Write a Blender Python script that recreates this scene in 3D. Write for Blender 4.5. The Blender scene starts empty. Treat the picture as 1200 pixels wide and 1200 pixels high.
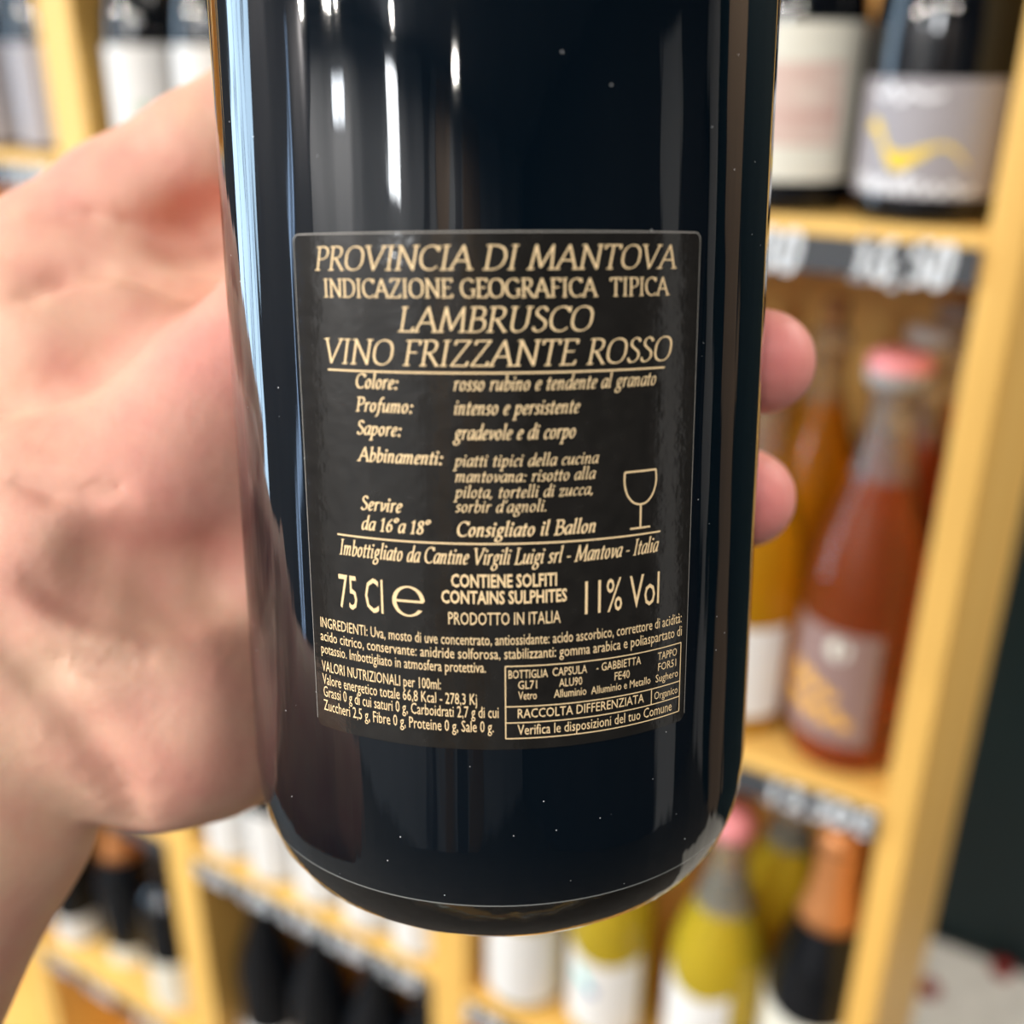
import bpy, bmesh, math, random
import numpy as np
from mathutils import Vector, Matrix

random.seed(7)
rng = np.random.default_rng(7)
SC = bpy.context.scene
COL = SC.collection
R = math.radians
EYE = 1.62                                  # camera height above the floor (m)

# ------------------------------------------------------------------ camera
# world axes: X runs along the shelving, Y into it, Z up; floor at z = 0
cam_d = bpy.data.cameras.new('camera')
cam = bpy.data.objects.new('camera', cam_d)
COL.objects.link(cam)
c_r = Vector((0.851084, 0.524986, 0.006759))
c_u = Vector((-0.214304, 0.335611, 0.9173))
c_f = Vector((-0.479301, 0.782148, -0.39814))
mw = Matrix.Identity(4)
for i in range(3):
    mw[i][0], mw[i][1], mw[i][2] = c_r[i], c_u[i], -c_f[i]
mw[2][3] = EYE
cam.matrix_world = mw
cam_d.sensor_width = 36.0
cam_d.lens = 36.0 * 1236.7 / 1200.0
cam_d.clip_start = 0.01
cam_d.dof.use_dof = True
cam_d.dof.focus_distance = 0.157
cam_d.dof.aperture_fstop = 8.6              # a phone's 4 mm pupil
SC.camera = cam

# ------------------------------------------------------------------ world, lights, exposure
wd = bpy.data.worlds.new('world')
SC.world = wd
wd.use_nodes = True
wd.node_tree.nodes['Background'].inputs[0].default_value = (0.62, 0.78, 1.0, 1)
wd.node_tree.nodes['Background'].inputs[1].default_value = 1.0
SC.view_settings.view_transform = 'Standard'
SC.view_settings.look = 'None'
SC.view_settings.exposure = 0.0
SC.view_settings.gamma = 1.0
SC.view_settings.use_curve_mapping = False
SC.cycles.use_denoising = True
SC.cycles.sample_clamp_indirect = 4.0
SC.cycles.caustics_reflective = False
SC.cycles.caustics_refractive = False
SC.cycles.max_bounces = 10
SC.cycles.transparent_max_bounces = 10


def area(name, loc, direction, sx, sy, power, col):
    d = bpy.data.lights.new(name, 'AREA')
    d.shape = 'RECTANGLE'
    d.size, d.size_y = sx, sy
    d.energy = power
    d.color = col
    o = bpy.data.objects.new(name, d)
    o.location = loc
    o.rotation_euler = Vector(direction).to_track_quat('-Z', 'Y').to_euler()
    COL.objects.link(o)
    return o


# daylight entering through the shop's windows (each light stands just outside its opening)
DAY = (0.55, 0.78, 1.0)
area('daylight_left', (-3.08, -0.095, 1.55), (1, 0, 0), 0.89, 2.3, 48, DAY)
area('daylight_door', (-3.08, -1.83, 1.3), (1, 0, 0), 0.10, 2.2, 6, (0.45, 0.66, 1.0))
area('daylight_back', (-2.02, -3.08, 2.46), (0, 1, 0), 0.30, 0.2, 7, (0.9, 0.95, 1.0))
area('daylight_slit', (-0.55, -3.08, 2.44), (0, 1, 0), 0.40, 0.46, 30, (0.95, 0.98, 1.0))


# ------------------------------------------------------------------ materials
def mat(name, col, rough=0.5, **kw):
    m = bpy.data.materials.new(name)
    m.use_nodes = True
    p = m.node_tree.nodes['Principled BSDF']
    p.inputs['Base Color'].default_value = (*col, 1)
    p.inputs['Roughness'].default_value = rough
    for k, v in kw.items():
        p.inputs[k.replace('_', ' ')].default_value = v
    return m


def nodes(m):
    return m.node_tree.nodes, m.node_tree.links, m.node_tree.nodes['Principled BSDF']


def add_noise(m, scale, lo, hi, detail=4, stretch=(1, 1, 1), bump=0.0, bdist=0.001):
    n, l, p = nodes(m)
    tc = n.new('ShaderNodeTexCoord')
    mp = n.new('ShaderNodeMapping')
    mp.inputs['Scale'].default_value = stretch
    nz = n.new('ShaderNodeTexNoise')
    nz.inputs['Scale'].default_value = scale
    nz.inputs['Detail'].default_value = detail
    rp = n.new('ShaderNodeValToRGB')
    rp.color_ramp.elements[0].position = 0.3
    rp.color_ramp.elements[1].position = 0.7
    rp.color_ramp.elements[0].color = (*lo, 1)
    rp.color_ramp.elements[1].color = (*hi, 1)
    l.new(tc.outputs['Object'], mp.inputs[0])
    l.new(mp.outputs[0], nz.inputs['Vector'])
    l.new(nz.outputs[0], rp.inputs[0])
    l.new(rp.outputs[0], p.inputs['Base Color'])
    if bump:
        b = n.new('ShaderNodeBump')
        b.inputs['Strength'].default_value = bump
        b.inputs['Distance'].default_value = bdist
        l.new(nz.outputs[0], b.inputs['Height'])
        l.new(b.outputs[0], p.inputs['Normal'])
    return m


M = {}
M['wood'] = add_noise(mat('pale_wood', (0.8, 0.5, 0.2), 0.5), 9, (0.84, 0.49, 0.12), (0.93, 0.59, 0.17), 5, (1, 1, 0.08))
M['floor'] = add_noise(mat('darkened_floor', (0.4, 0.39, 0.36), 0.6), 6, (0.05, 0.045, 0.04), (0.075, 0.068, 0.06))  # colour darkened to stand in for the photographer's dark reflection
M['mat'] = add_noise(mat('grey_floor_sheet', (0.5, 0.5, 0.48), 0.8), 25, (0.50, 0.49, 0.46), (0.62, 0.61, 0.57))
M['teal'] = add_noise(mat('dark_teal_paint', (0.008, 0.035, 0.04), 0.6), 2, (0.001, 0.013, 0.017), (0.0015, 0.019, 0.024))
M['wallgrey'] = add_noise(mat('grey_wall_paint', (0.10, 0.10, 0.11), 0.8), 3, (0.09, 0.09, 0.10), (0.12, 0.12, 0.13))
M['wallpale'] = add_noise(mat('pale_grey_wall_paint', (0.4, 0.42, 0.45), 0.8), 2, (0.34, 0.36, 0.39), (0.44, 0.46, 0.50))
M['walldark'] = add_noise(mat('dark_wall_paint', (0.03, 0.03, 0.033), 0.8), 3, (0.025, 0.025, 0.03), (0.04, 0.04, 0.045))
M['ceiling'] = add_noise(mat('ceiling_paint', (0.5, 0.5, 0.5), 0.9), 3, (0.20, 0.20, 0.21), (0.23, 0.23, 0.24))
M['frame'] = mat('window_frame_paint', (0.12, 0.12, 0.13), 0.5)
M['reflection_strip'] = mat('pale_strip_paint', (0.62, 0.62, 0.62), 0.5)
M['brown'] = mat('brown_strip_paint', (0.34, 0.24, 0.16), 0.5)
M['rail'] = mat('slate_price_rail', (0.055, 0.06, 0.068), 0.45)
M['chalk'] = mat('white_chalk_ink', (0.82, 0.86, 0.9), 0.8)
M['lampbody'] = mat('lamp_housing', (0.05, 0.05, 0.05), 0.5)
em = mat('lamp_glow', (1, 1, 1), 0.5)
em.node_tree.nodes['Principled BSDF'].inputs['Emission Color'].default_value = (1, 0.95, 0.88, 1)
em.node_tree.nodes['Principled BSDF'].inputs['Emission Strength'].default_value = 40
M['glow'] = em


def black_glass(name, col, wave=0.0):
    m = mat(name, col, 0.035, IOR=1.52)
    n, l, p = nodes(m)
    tc = n.new('ShaderNodeTexCoord')
    if wave:
        mp = n.new('ShaderNodeMapping')
        mp.inputs['Scale'].default_value = (1, 1, 0.06)
        nz = n.new('ShaderNodeTexNoise')
        nz.inputs['Scale'].default_value = 220
        nz.inputs['Detail'].default_value = 2
        b = n.new('ShaderNodeBump')
        b.inputs['Strength'].default_value = wave
        b.inputs['Distance'].default_value = 0.001
        l.new(tc.outputs['Object'], mp.inputs[0])
        l.new(mp.outputs[0], nz.inputs['Vector'])
        l.new(nz.outputs[0], b.inputs['Height'])
        l.new(b.outputs[0], p.inputs['Normal'])
        # dust: sparse pale specks on the glass
        vo = n.new('ShaderNodeTexVoronoi')
        vo.inputs['Scale'].default_value = 480
        th = n.new('ShaderNodeMath'); th.operation = 'LESS_THAN'
        th.inputs[1].default_value = 0.055
        sp = n.new('ShaderNodeSeparateColor')
        th2 = n.new('ShaderNodeMath'); th2.operation = 'GREATER_THAN'
        th2.inputs[1].default_value = 0.76
        ml = n.new('ShaderNodeMath'); ml.operation = 'MULTIPLY'
        mx = n.new('ShaderNodeMix'); mx.data_type = 'RGBA'
        mx.inputs[6].default_value = (*col, 1)
        mx.inputs[7].default_value = (0.55, 0.56, 0.58, 1)
        l.new(tc.outputs['Object'], vo.inputs['Vector'])
        l.new(vo.outputs['Distance'], th.inputs[0])
        l.new(vo.outputs['Color'], sp.inputs[0])
        l.new(sp.outputs[0], th2.inputs[0])
        l.new(th.outputs[0], ml.inputs[0])
        l.new(th2.outputs[0], ml.inputs[1])
        l.new(ml.outputs[0], mx.inputs[0])
        l.new(mx.outputs[2], p.inputs['Base Color'])
    return m


def wine_glass_mat(name, col, fill, clear=(0.9, 0.9, 0.88), rough=0.02, trans=0.8):
    """bottle full of coloured wine up to `fill` (m above its base), clear glass above"""
    m = mat(name, col, rough, IOR=1.36, Transmission_Weight=trans)
    n, l, p = nodes(m)
    tc = n.new('ShaderNodeTexCoord')
    sx = n.new('ShaderNodeSeparateXYZ')
    gt = n.new('ShaderNodeMath'); gt.operation = 'GREATER_THAN'
    gt.inputs[1].default_value = fill
    mx = n.new('ShaderNodeMix'); mx.data_type = 'RGBA'
    mx.inputs[6].default_value = (*col, 1)
    mx.inputs[7].default_value = (*clear, 1)
    l.new(tc.outputs['Object'], sx.inputs[0])
    l.new(sx.outputs[2], gt.inputs[0])
    l.new(gt.outputs[0], mx.inputs[0])
    l.new(mx.outputs[2], p.inputs['Base Color'])
    mxm = n.new('ShaderNodeMath'); mxm.operation = 'MAXIMUM'     # the empty neck is clearer
    mxm.inputs[1].default_value = trans
    sc = n.new('ShaderNodeMath'); sc.operation = 'MULTIPLY'; sc.inputs[1].default_value = 0.82
    l.new(gt.outputs[0], sc.inputs[0])
    l.new(sc.outputs[0], mxm.inputs[0])
    l.new(mxm.outputs[0], p.inputs['Transmission Weight'])
    return m


M['heroglass'] = black_glass('bottle_green_glass', (0.0013, 0.0040, 0.0076), 0.12)
# the wine darkens the body completely; only the thick glass of the base lets light through
_n, _l, _p = nodes(M['heroglass'])
_tc = _n.new('ShaderNodeTexCoord'); _sx = _n.new('ShaderNodeSeparateXYZ')
_mr = _n.new('ShaderNodeMapRange')
_mr.inputs['From Min'].default_value = 0.0106
_mr.inputs['From Max'].default_value = 0.0102
_l.new(_tc.outputs['Object'], _sx.inputs[0])
_l.new(_sx.outputs[2], _mr.inputs['Value'])
_l.new(_mr.outputs[0], _p.inputs['Transmission Weight'])
_old = _p.inputs['Base Color'].links[0].from_socket
_mx = _n.new('ShaderNodeMix'); _mx.data_type = 'RGBA'
_mx.inputs[7].default_value = (0.82, 0.87, 0.86, 1)
_l.new(_mr.outputs[0], _mx.inputs[0])
_l.new(_old, _mx.inputs[6])
_l.new(_mx.outputs[2], _p.inputs['Base Color'])
M['darkwine'] = mat('dark_red_wine', (0.003, 0.0085, 0.014), 0.5, Specular_IOR_Level=0.0)
M['blackglass'] = black_glass('black_bottle_glass', (0.003, 0.004, 0.006))
M['rose'] = wine_glass_mat('rose_wine_glass', (1.0, 0.25, 0.06), 0.225, (0.92, 0.88, 0.84), 0.02, 0.86)
M['amber'] = wine_glass_mat('amber_wine_glass', (1.0, 0.42, 0.015), 0.225, (0.85, 0.75, 0.6))
M['orange'] = wine_glass_mat('orange_wine_glass', (1.0, 0.52, 0.015), 0.225, (0.85, 0.75, 0.6), 0.02, 0.68)
M['yellow'] = wine_glass_mat('yellow_wine_glass', (1.0, 0.76, 0.05), 0.20, (0.9, 0.88, 0.75), 0.02, 0.6)
M['paperwhite'] = mat('white_label_paper', (0.82, 0.81, 0.79), 0.6)
M['papercream'] = mat('cream_label_paper', (0.80, 0.78, 0.68), 0.6)
M['papergrey'] = mat('mauve_grey_label_paper', (0.36, 0.335, 0.355), 0.5)
M['paperbrown'] = mat('brown_label_paper', (0.30, 0.19, 0.17), 0.5)
M['pinkprint'] = add_noise(mat('faded_red_print', (0.6, 0.3, 0.28), 0.6), 60, (0.62, 0.36, 0.32), (0.78, 0.66, 0.58), 3, (0.3, 0.3, 1.2))
M['yellowprint'] = mat('yellow_print', (0.90, 0.62, 0.03), 0.6)
M['whiteprint'] = mat('white_print', (0.85, 0.85, 0.87), 0.6)
M['goldprint'] = mat('gold_print', (0.85, 0.45, 0.09), 0.4)
M['tealprint'] = mat('aqua_print', (0.25, 0.72, 0.70), 0.6)
M['blueprint'] = mat('blue_print', (0.03, 0.16, 0.45), 0.6)
M['greenprint'] = mat('soft_green_print', (0.50, 0.62, 0.48), 0.6)
M['copper'] = mat('copper_foil', (0.72, 0.30, 0.11), 0.35, Metallic=0.55)
M['cork'] = add_noise(mat('cork', (0.35, 0.17, 0.07), 0.8), 300, (0.32, 0.14, 0.05), (0.48, 0.24, 0.09))
M['pinkwax'] = mat('pink_wax', (0.85, 0.30, 0.32), 0.4)
M['blackfoil'] = mat('black_foil', (0.012, 0.012, 0.014), 0.35)
M['clearcap'] = mat('clear_stopper_glass', (0.95, 0.9, 0.88), 0.1, IOR=1.4, Transmission_Weight=0.6)
M['redplastic'] = mat('red_plastic', (0.22, 0.012, 0.008), 0.4)
M['gold'] = mat('gold_label_ink', (0.88, 0.67, 0.39), 0.5, Specular_IOR_Level=0.2)
ml_ = add_noise(mat('black_label_paper', (0.022, 0.020, 0.018), 0.13, Specular_IOR_Level=0.5), 420,
                (0.010, 0.0094, 0.0085), (0.016, 0.015, 0.0135), 4, (1, 1, 1), 0.22, 0.0004)
M['labelblack'] = ml_
M['edge'] = mat('label_cut_edge', (0.30, 0.29, 0.27), 0.6)


# skin: flush comes from a per-vertex attribute (pressed, blood-filled areas; on the fingertips also backlit pink)
def skin_mat():
    m = mat('skin', (0.75, 0.48, 0.37), 0.48, Subsurface_Weight=0.22, Subsurface_Scale=0.004)
    n, l, p = nodes(m)
    p.inputs['Subsurface Radius'].default_value = (1.0, 0.35, 0.2)
    p.inputs['Specular IOR Level'].default_value = 0.35
    tc = n.new('ShaderNodeTexCoord')
    nz = n.new('ShaderNodeTexNoise')
    nz.inputs['Scale'].default_value = 55
    nz.inputs['Detail'].default_value = 5
    nz.inputs['Roughness'].default_value = 0.55
    l.new(tc.outputs['Object'], nz.inputs['Vector'])
    rp = n.new('ShaderNodeValToRGB')
    rp.color_ramp.elements[0].position = 0.35
    rp.color_ramp.elements[1].position = 0.68
    rp.color_ramp.elements[0].color = (0.78, 0.51, 0.37, 1)
    rp.color_ramp.elements[1].color = (0.70, 0.36, 0.28, 1)
    l.new(nz.outputs[0], rp.inputs[0])
    at = n.new('ShaderNodeAttribute')
    at.attribute_name = 'flush_backlit'
    mx = n.new('ShaderNodeMix'); mx.data_type = 'RGBA'
    mx.inputs[7].default_value = (0.86, 0.29, 0.28, 1)
    l.new(at.outputs['Fac'], mx.inputs[0])
    l.new(rp.outputs[0], mx.inputs[6])
    l.new(mx.outputs[2], p.inputs['Base Color'])
    # fine skin lines
    mp = n.new('ShaderNodeMapping')
    mp.inputs['Scale'].default_value = (1, 0.35, 1.2)
    mp.inputs['Rotation'].default_value = (0.5, 0, 0)
    wv = n.new('ShaderNodeTexNoise')
    wv.inputs['Scale'].default_value = 420
    wv.inputs['Detail'].default_value = 3
    l.new(tc.outputs['Object'], mp.inputs[0])
    l.new(mp.outputs[0], wv.inputs['Vector'])
    b = n.new('ShaderNodeBump')
    b.inputs['Strength'].default_value = 0.18
    b.inputs['Distance'].default_value = 0.001
    l.new(wv.outputs[0], b.inputs['Height'])
    l.new(b.outputs[0], p.inputs['Normal'])
    return m


M['skin'] = skin_mat()


# ------------------------------------------------------------------ object helpers
def link(name, mesh, m=None, parent=None):
    o = bpy.data.objects.new(name, mesh)
    COL.objects.link(o)
    if m:
        mesh.materials.append(m)
    if parent:
        o.parent = parent
    return o


def tag(o, label=None, cat=None, group=None, kind=None):
    if label: o['label'] = label
    if cat: o['category'] = cat
    if group: o['group'] = group
    if kind: o['kind'] = kind
    return o


def empty(name, loc, label=None, cat=None, group=None, rz=0.0):
    o = bpy.data.objects.new(name, None)
    o.empty_display_size = 0.05
    o.location = loc
    o.rotation_euler = (0, 0, rz)
    COL.objects.link(o)
    return tag(o, label, cat, group)


def box_bm(bm, x0, x1, y0, y1, z0, z1, bevel=0.0):
    r = bmesh.ops.create_cube(bm, size=1.0)
    bmesh.ops.scale(bm, vec=(x1 - x0, y1 - y0, z1 - z0), verts=r['verts'])
    bmesh.ops.translate(bm, vec=((x0 + x1) / 2, (y0 + y1) / 2, (z0 + z1) / 2), verts=r['verts'])
    if bevel:
        es = list({e for v in r['verts'] for e in v.link_edges})
        bmesh.ops.bevel(bm, geom=es, offset=bevel, segments=2, affect='EDGES', profile=0.5)


def box(name, x0, x1, y0, y1, z0, z1, m, parent=None, bevel=0.0, kind=None):
    bm = bmesh.new()
    box_bm(bm, x0, x1, y0, y1, z0, z1, bevel)
    me = bpy.data.meshes.new(name)
    bm.to_mesh(me); bm.free()
    o = link(name, me, m, parent)
    if kind: o['kind'] = kind
    return o


def lathe(name, prof, m, parent=None, seg=48, smooth=True):
    """closed solid of revolution about local z through (radius, height) points"""
    bm = bmesh.new()
    rings = []
    for r, z in prof:
        if r < 1e-6:
            rings.append([bm.verts.new((0, 0, z))])
        else:
            rings.append([bm.verts.new((r * math.cos(2 * math.pi * k / seg), r * math.sin(2 * math.pi * k / seg), z)) for k in range(seg)])
    for a, b in zip(rings, rings[1:]):
        for k in range(seg):
            k2 = (k + 1) % seg
            if len(a) == 1:
                bm.faces.new((a[0], b[k2], b[k]))
            elif len(b) == 1:
                bm.faces.new((a[k], a[k2], b[0]))
            else:
                bm.faces.new((a[k], a[k2], b[k2], b[k]))
    for f in bm.faces: f.smooth = smooth
    bmesh.ops.recalc_face_normals(bm, faces=bm.faces[:])
    me = bpy.data.meshes.new(name)
    bm.to_mesh(me); bm.free()
    return link(name, me, m, parent)


def smooth_curve(pts, n=8):
    """Catmull-Rom through 2-D points"""
    p = np.array(pts, float)
    if len(p) < 3: return p
    closed = np.allclose(p[0], p[-1])
    a = np.vstack([p[-2] if closed else 2 * p[0] - p[1], p, p[1] if closed else 2 * p[-1] - p[-2]])
    out = []
    for i in range(1, len(a) - 2):
        for t in np.linspace(0, 1, n, endpoint=False):
            p0, p1, p2, p3 = a[i - 1:i + 3]
            out.append(0.5 * (2 * p1 + (p2 - p0) * t + (2 * p0 - 5 * p1 + 4 * p2 - p3) * t * t + (3 * p1 - p0 - 3 * p2 + p3) * t ** 3))
    out.append(p[-1])
    return np.array(out)


class Ink:
    """flat polygons in the (x, y) plane of a label, later wrapped on its surface"""
    def __init__(s): s.v = []; s.f = []
    def poly(s, pts):
        b = len(s.v)
        s.v += [tuple(p) for p in pts]
        s.f.append(tuple(range(b, b + len(pts))))
    def stroke(s, path, w, t=None, ang=0.0):
        """sweep an elliptical nib (w wide, t thick, at angle ang) along path"""
        t = w if t is None else t
        p = np.array(path, float)
        keep = [0] + [i for i in range(1, len(p)) if np.hypot(*(p[i] - p[i - 1])) > 1e-9]
        p = p[keep]
        if len(p) < 2: return
        d = np.gradient(p, axis=0)
        d /= np.linalg.norm(d, axis=1)[:, None] + 1e-12
        n = np.stack([-d[:, 1], d[:, 0]], 1)
        ca, sa = math.cos(ang), math.sin(ang)
        A = np.array([[ca * w / 2, -sa * t / 2], [sa * w / 2, ca * t / 2]])
        q = n @ A
        off = (q / (np.linalg.norm(q, axis=1)[:, None] + 1e-12)) @ A.T
        L, Rr = p + off, p - off
        b = len(s.v)
        for k in range(len(p)):
            s.v += [tuple(L[k]), tuple(Rr[k])]
        for k in range(len(p) - 1):
            i = b + 2 * k
            s.f.append((i, i + 1, i + 3, i + 2))
    def dot(s, x, y, r, ry=None):
        ry = ry or r
        s.poly([(x + r * math.cos(k * math.pi / 5), y + ry * math.sin(k * math.pi / 5)) for k in range(10)])
    def line(s, x0, y0, x1, y1, w):
        n = max(2, int(abs(x1 - x0) / 1.0) + 2)
        s.stroke([(x0 + (x1 - x0) * k / (n - 1), y0 + (y1 - y0) * k / (n - 1)) for k in range(n)], w)
    def add_mesh(s, verts, faces):
        b = len(s.v)
        s.v += [tuple(v) for v in verts]
        s.f += [tuple(b + i for i in f) for f in faces]
    def build(s, name, m, parent, mapping):
        me = bpy.data.meshes.new(name)
        me.from_pydata([mapping(*v) for v in s.v], [], s.f)
        me.update()
        return link(name, me, m, parent)


def wrap(radius, z0=0.0, scale=1.0, phi0=0.0):
    """label coordinates -> a cylinder whose front faces local -y"""
    def f(x, y):
        a = x * scale / radius + phi0
        return (radius * math.sin(a), -radius * math.cos(a), z0 + y * scale)
    return f


# ------------------------------------------------------------------ lettering: a broad-nib serif alphabet
GL = {
 'A': (.78, 'l.04,0 .38,1;l.38,1 .74,0;l.17,.36 .6,.36;s.04,0;s.74,0'),
 'B': (.62, 'l.14,0 .14,1;c.14,1 .36,1 .5,.9 .5,.66 .36,.54 .14,.53;c.14,.53 .4,.53 .57,.42 .57,.14 .4,.01 .14,0;l.03,0 .2,0;l.03,1 .2,1'),
 'C': (.72, 'c.68,.82 .55,.97 .4,1 .2,.92 .08,.72 .06,.48 .12,.22 .26,.05 .44,0 .58,.03 .7,.14;l.68,.98 .68,.8'),
 'D': (.80, 'l.14,0 .14,1;c.14,1 .42,.99 .64,.86 .74,.62 .74,.4 .64,.15 .42,.01 .14,0;l.03,0 .2,0;l.03,1 .2,1'),
 'E': (.60, 'l.14,0 .14,1;l.03,1 .54,1;l.54,1 .55,.86;l.14,.53 .46,.53;l.03,0 .56,0;l.56,0 .58,.15'),
 'F': (.56, 'l.14,0 .14,1;l.03,1 .53,1;l.53,1 .54,.85;l.14,.52 .45,.52;s.14,0'),
 'G': (.78, 'c.69,.83 .55,.97 .42,1 .2,.92 .08,.72 .06,.48 .13,.2 .28,.04 .46,0 .6,.02 .7,.08;l.7,.42 .7,.06;l.58,.42 .8,.42'),
 'I': (.34, 'l.17,0 .17,1;s.17,0;s.17,1'),
 'L': (.56, 'l.14,0 .14,1;s.14,1;l.03,0 .52,0;l.52,0 .54,.16'),
 'M': (.96, 'l.1,0 .17,1;l.17,1 .47,.08;l.47,.08 .79,1;l.79,1 .87,0;s.1,0;s.87,0'),
 'N': (.84, 'l.14,0 .14,1;l.14,1 .72,.0;l.72,.0 .72,1;s.14,0;s.72,1;l.03,1 .14,1'),
 'O': (.82, 'c.41,1 .2,.93 .08,.73 .06,.5 .08,.27 .2,.07 .41,0 .62,.07 .74,.27 .76,.5 .74,.73 .62,.93 .41,1'),
 'P': (.58, 'l.14,0 .14,1;c.14,1 .38,1 .53,.88 .54,.66 .4,.5 .16,.46;s.14,0;l.03,1 .2,1'),
 'R': (.66, 'l.14,0 .14,1;c.14,1 .38,1 .52,.89 .52,.68 .4,.53 .16,.5;l.3,.5 .64,.0;s.14,0;l.03,1 .2,1;l.6,0 .7,0'),
 'S': (.50, 'c.44,.84 .34,.97 .2,.99 .09,.88 .1,.7 .26,.55 .42,.4 .45,.2 .35,.05 .2,0 .08,.07 .05,.18'),
 'T': (.68, 'l.34,0 .34,1;l.05,1 .63,1;l.05,1 .04,.85;l.63,1 .64,.85;s.34,0'),
 'U': (.80, 'l.14,1 .14,.35;c.14,.35 .17,.12 .3,.0 .46,.02 .6,.14 .66,.34;l.66,.34 .66,1;s.14,1;s.66,1'),
 'V': (.76, 'l.05,1 .38,0;l.38,0 .71,1;s.05,1;s.71,1'),
 'Z': (.66, 'l.1,1 .6,1;l.1,1 .09,.86;l.6,1 .06,0;l.06,0 .6,0;l.6,0 .62,.15'),
 'a': (.50, 'c.43,.6 .28,.63 .12,.5 .07,.25 .12,.04 .22,.0 .34,.14 .43,.4;l.46,.62 .42,.1;c.42,.1 .45,.01 .52,.07'),
 'b': (.50, 'l.13,1.05 .11,.1;c.12,.4 .24,.6 .36,.6 .45,.44 .42,.2 .3,.02 .16,0 .11,.1;l.04,1 .13,1.05'),
 'c': (.40, 'c.38,.5 .3,.62 .17,.55 .08,.32 .1,.1 .2,0 .36,.09'),
 'd': (.52, 'c.43,.6 .28,.63 .12,.5 .07,.25 .12,.04 .22,0 .34,.14 .43,.4;l.47,1.05 .43,.1;c.43,.1 .46,.01 .54,.07'),
 'e': (.42, 'c.1,.27 .26,.32 .37,.45 .34,.59 .2,.6 .09,.38 .09,.12 .2,0 .38,.1'),
 'f': (.36, 'c.43,.98 .34,1.05 .25,.93 .2,.6 .15,0 .08,-.28 -.04,-.34;l.07,.6 .36,.6'),
 'g': (.50, 'c.42,.55 .28,.63 .14,.5 .13,.3 .25,.2 .38,.32 .39,.5 .3,.62;c.2,.2 .13,.1 .3,.02 .42,-.08 .4,-.28 .22,-.36 .06,-.28 .08,-.12 .2,-.02;l.4,.58 .5,.6'),
 'i': (.25, 'l.13,.62 .11,.1;c.11,.1 .14,.01 .23,.08;l.04,.55 .13,.62;d.15,.86'),
 'l': (.25, 'l.14,1.05 .11,.1;c.11,.1 .14,.01 .24,.08;l.05,1 .14,1.05'),
 'm': (.78, 'l.03,.55 .12,.62;l.12,.62 .1,0;c.11,.35 .2,.55 .31,.62 .38,.52 .37,.3;l.37,.3 .35,0;c.37,.35 .46,.55 .57,.62 .64,.52 .63,.3;l.63,.3 .61,.1;c.61,.1 .65,.01 .74,.08'),
 'n': (.54, 'l.03,.55 .12,.62;l.12,.62 .1,0;c.11,.35 .2,.55 .32,.62 .4,.52 .39,.3;l.39,.3 .37,.1;c.37,.1 .41,.01 .5,.08'),
 'o': (.48, 'c.24,.62 .12,.52 .07,.3 .12,.08 .23,0 .35,.09 .41,.32 .36,.54 .24,.62'),
 'p': (.52, 'l.03,.55 .13,.62;l.13,.62 .09,-.36;c.12,.4 .24,.6 .36,.6 .45,.44 .42,.2 .3,.02 .2,0 .12,.08;s.09,-.36'),
 'r': (.38, 'l.03,.55 .13,.62;l.13,.62 .11,0;c.12,.36 .2,.55 .3,.63 .38,.57'),
 's': (.36, 'c.32,.52 .22,.63 .1,.54 .12,.4 .26,.27 .29,.12 .18,0 .04,.07'),
 't': (.32, 'l.17,.82 .13,.12;c.13,.12 .16,0 .29,.09;l.03,.6 .31,.6'),
 'u': (.54, 'l.03,.56 .12,.62;c.12,.62 .09,.25 .13,.03 .25,.05 .38,.3 .43,.6;l.45,.62 .41,.1;c.41,.1 .45,.01 .53,.08'),
 'v': (.46, 'c.04,.57 .12,.6 .17,.3 .19,0;c.19,0 .35,.2 .43,.42 .38,.6'),
 'z': (.42, 'l.07,.6 .37,.6;l.37,.6 .05,0;l.05,0 .36,0;l.07,.6 .05,.48;l.36,0 .4,.12'),
 '0': (.50, 'c.25,.9 .12,.8 .07,.45 .12,.1 .25,0 .38,.1 .43,.45 .38,.8 .25,.9'),
 '1': (.40, 'l.2,0 .2,.92;l.07,.76 .2,.92;s.2,0'),
 '2': (.50, 'c.09,.7 .16,.88 .3,.9 .4,.76 .36,.55 .2,.25 .07,.02;l.07,.02 .44,.02'),
 '3': (.48, 'c.09,.8 .24,.9 .38,.78 .36,.58 .2,.48;c.2,.48 .4,.42 .42,.18 .28,.0 .08,.08'),
 '5': (.48, 'l.4,.9 .13,.9;l.13,.9 .1,.5;c.1,.5 .28,.56 .41,.4 .38,.12 .22,0 .07,.08'),
 '6': (.48, 'c.42,.92 .22,.75 .09,.42 .12,.12 .25,0 .4,.1 .43,.3 .34,.5 .2,.48 .1,.35'),
 '8': (.50, 'c.26,.9 .12,.8 .14,.6 .3,.46 .43,.28 .4,.06 .25,0 .1,.08 .1,.28 .24,.46 .38,.6 .4,.8 .26,.9'),
 '9': (.48, 'c.38,.55 .26,.42 .1,.52 .09,.75 .22,.9 .38,.82 .42,.55 .32,.2 .12,0'),
 '\u00b0': (.36, 'c.18,1 .04,.86 .18,.72 .32,.86 .18,1'),
 ':': (.26, 'd.15,.05;d.17,.52'), '.': (.22, 'd.1,.05'), ',': (.22, 'd.11,.05;l.13,.06 .06,-.12'),
 "'": (.18, 'l.12,1 .09,.78'), '-': (.34, 'l.05,.32 .29,.32'), ' ': (.30, ''),
 '\u20ac': (.60, 'c.56,.8 .4,.9 .22,.75 .15,.45 .22,.15 .4,0 .56,.1;l.04,.55 .46,.55;l.04,.36 .42,.36'),
}


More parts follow.
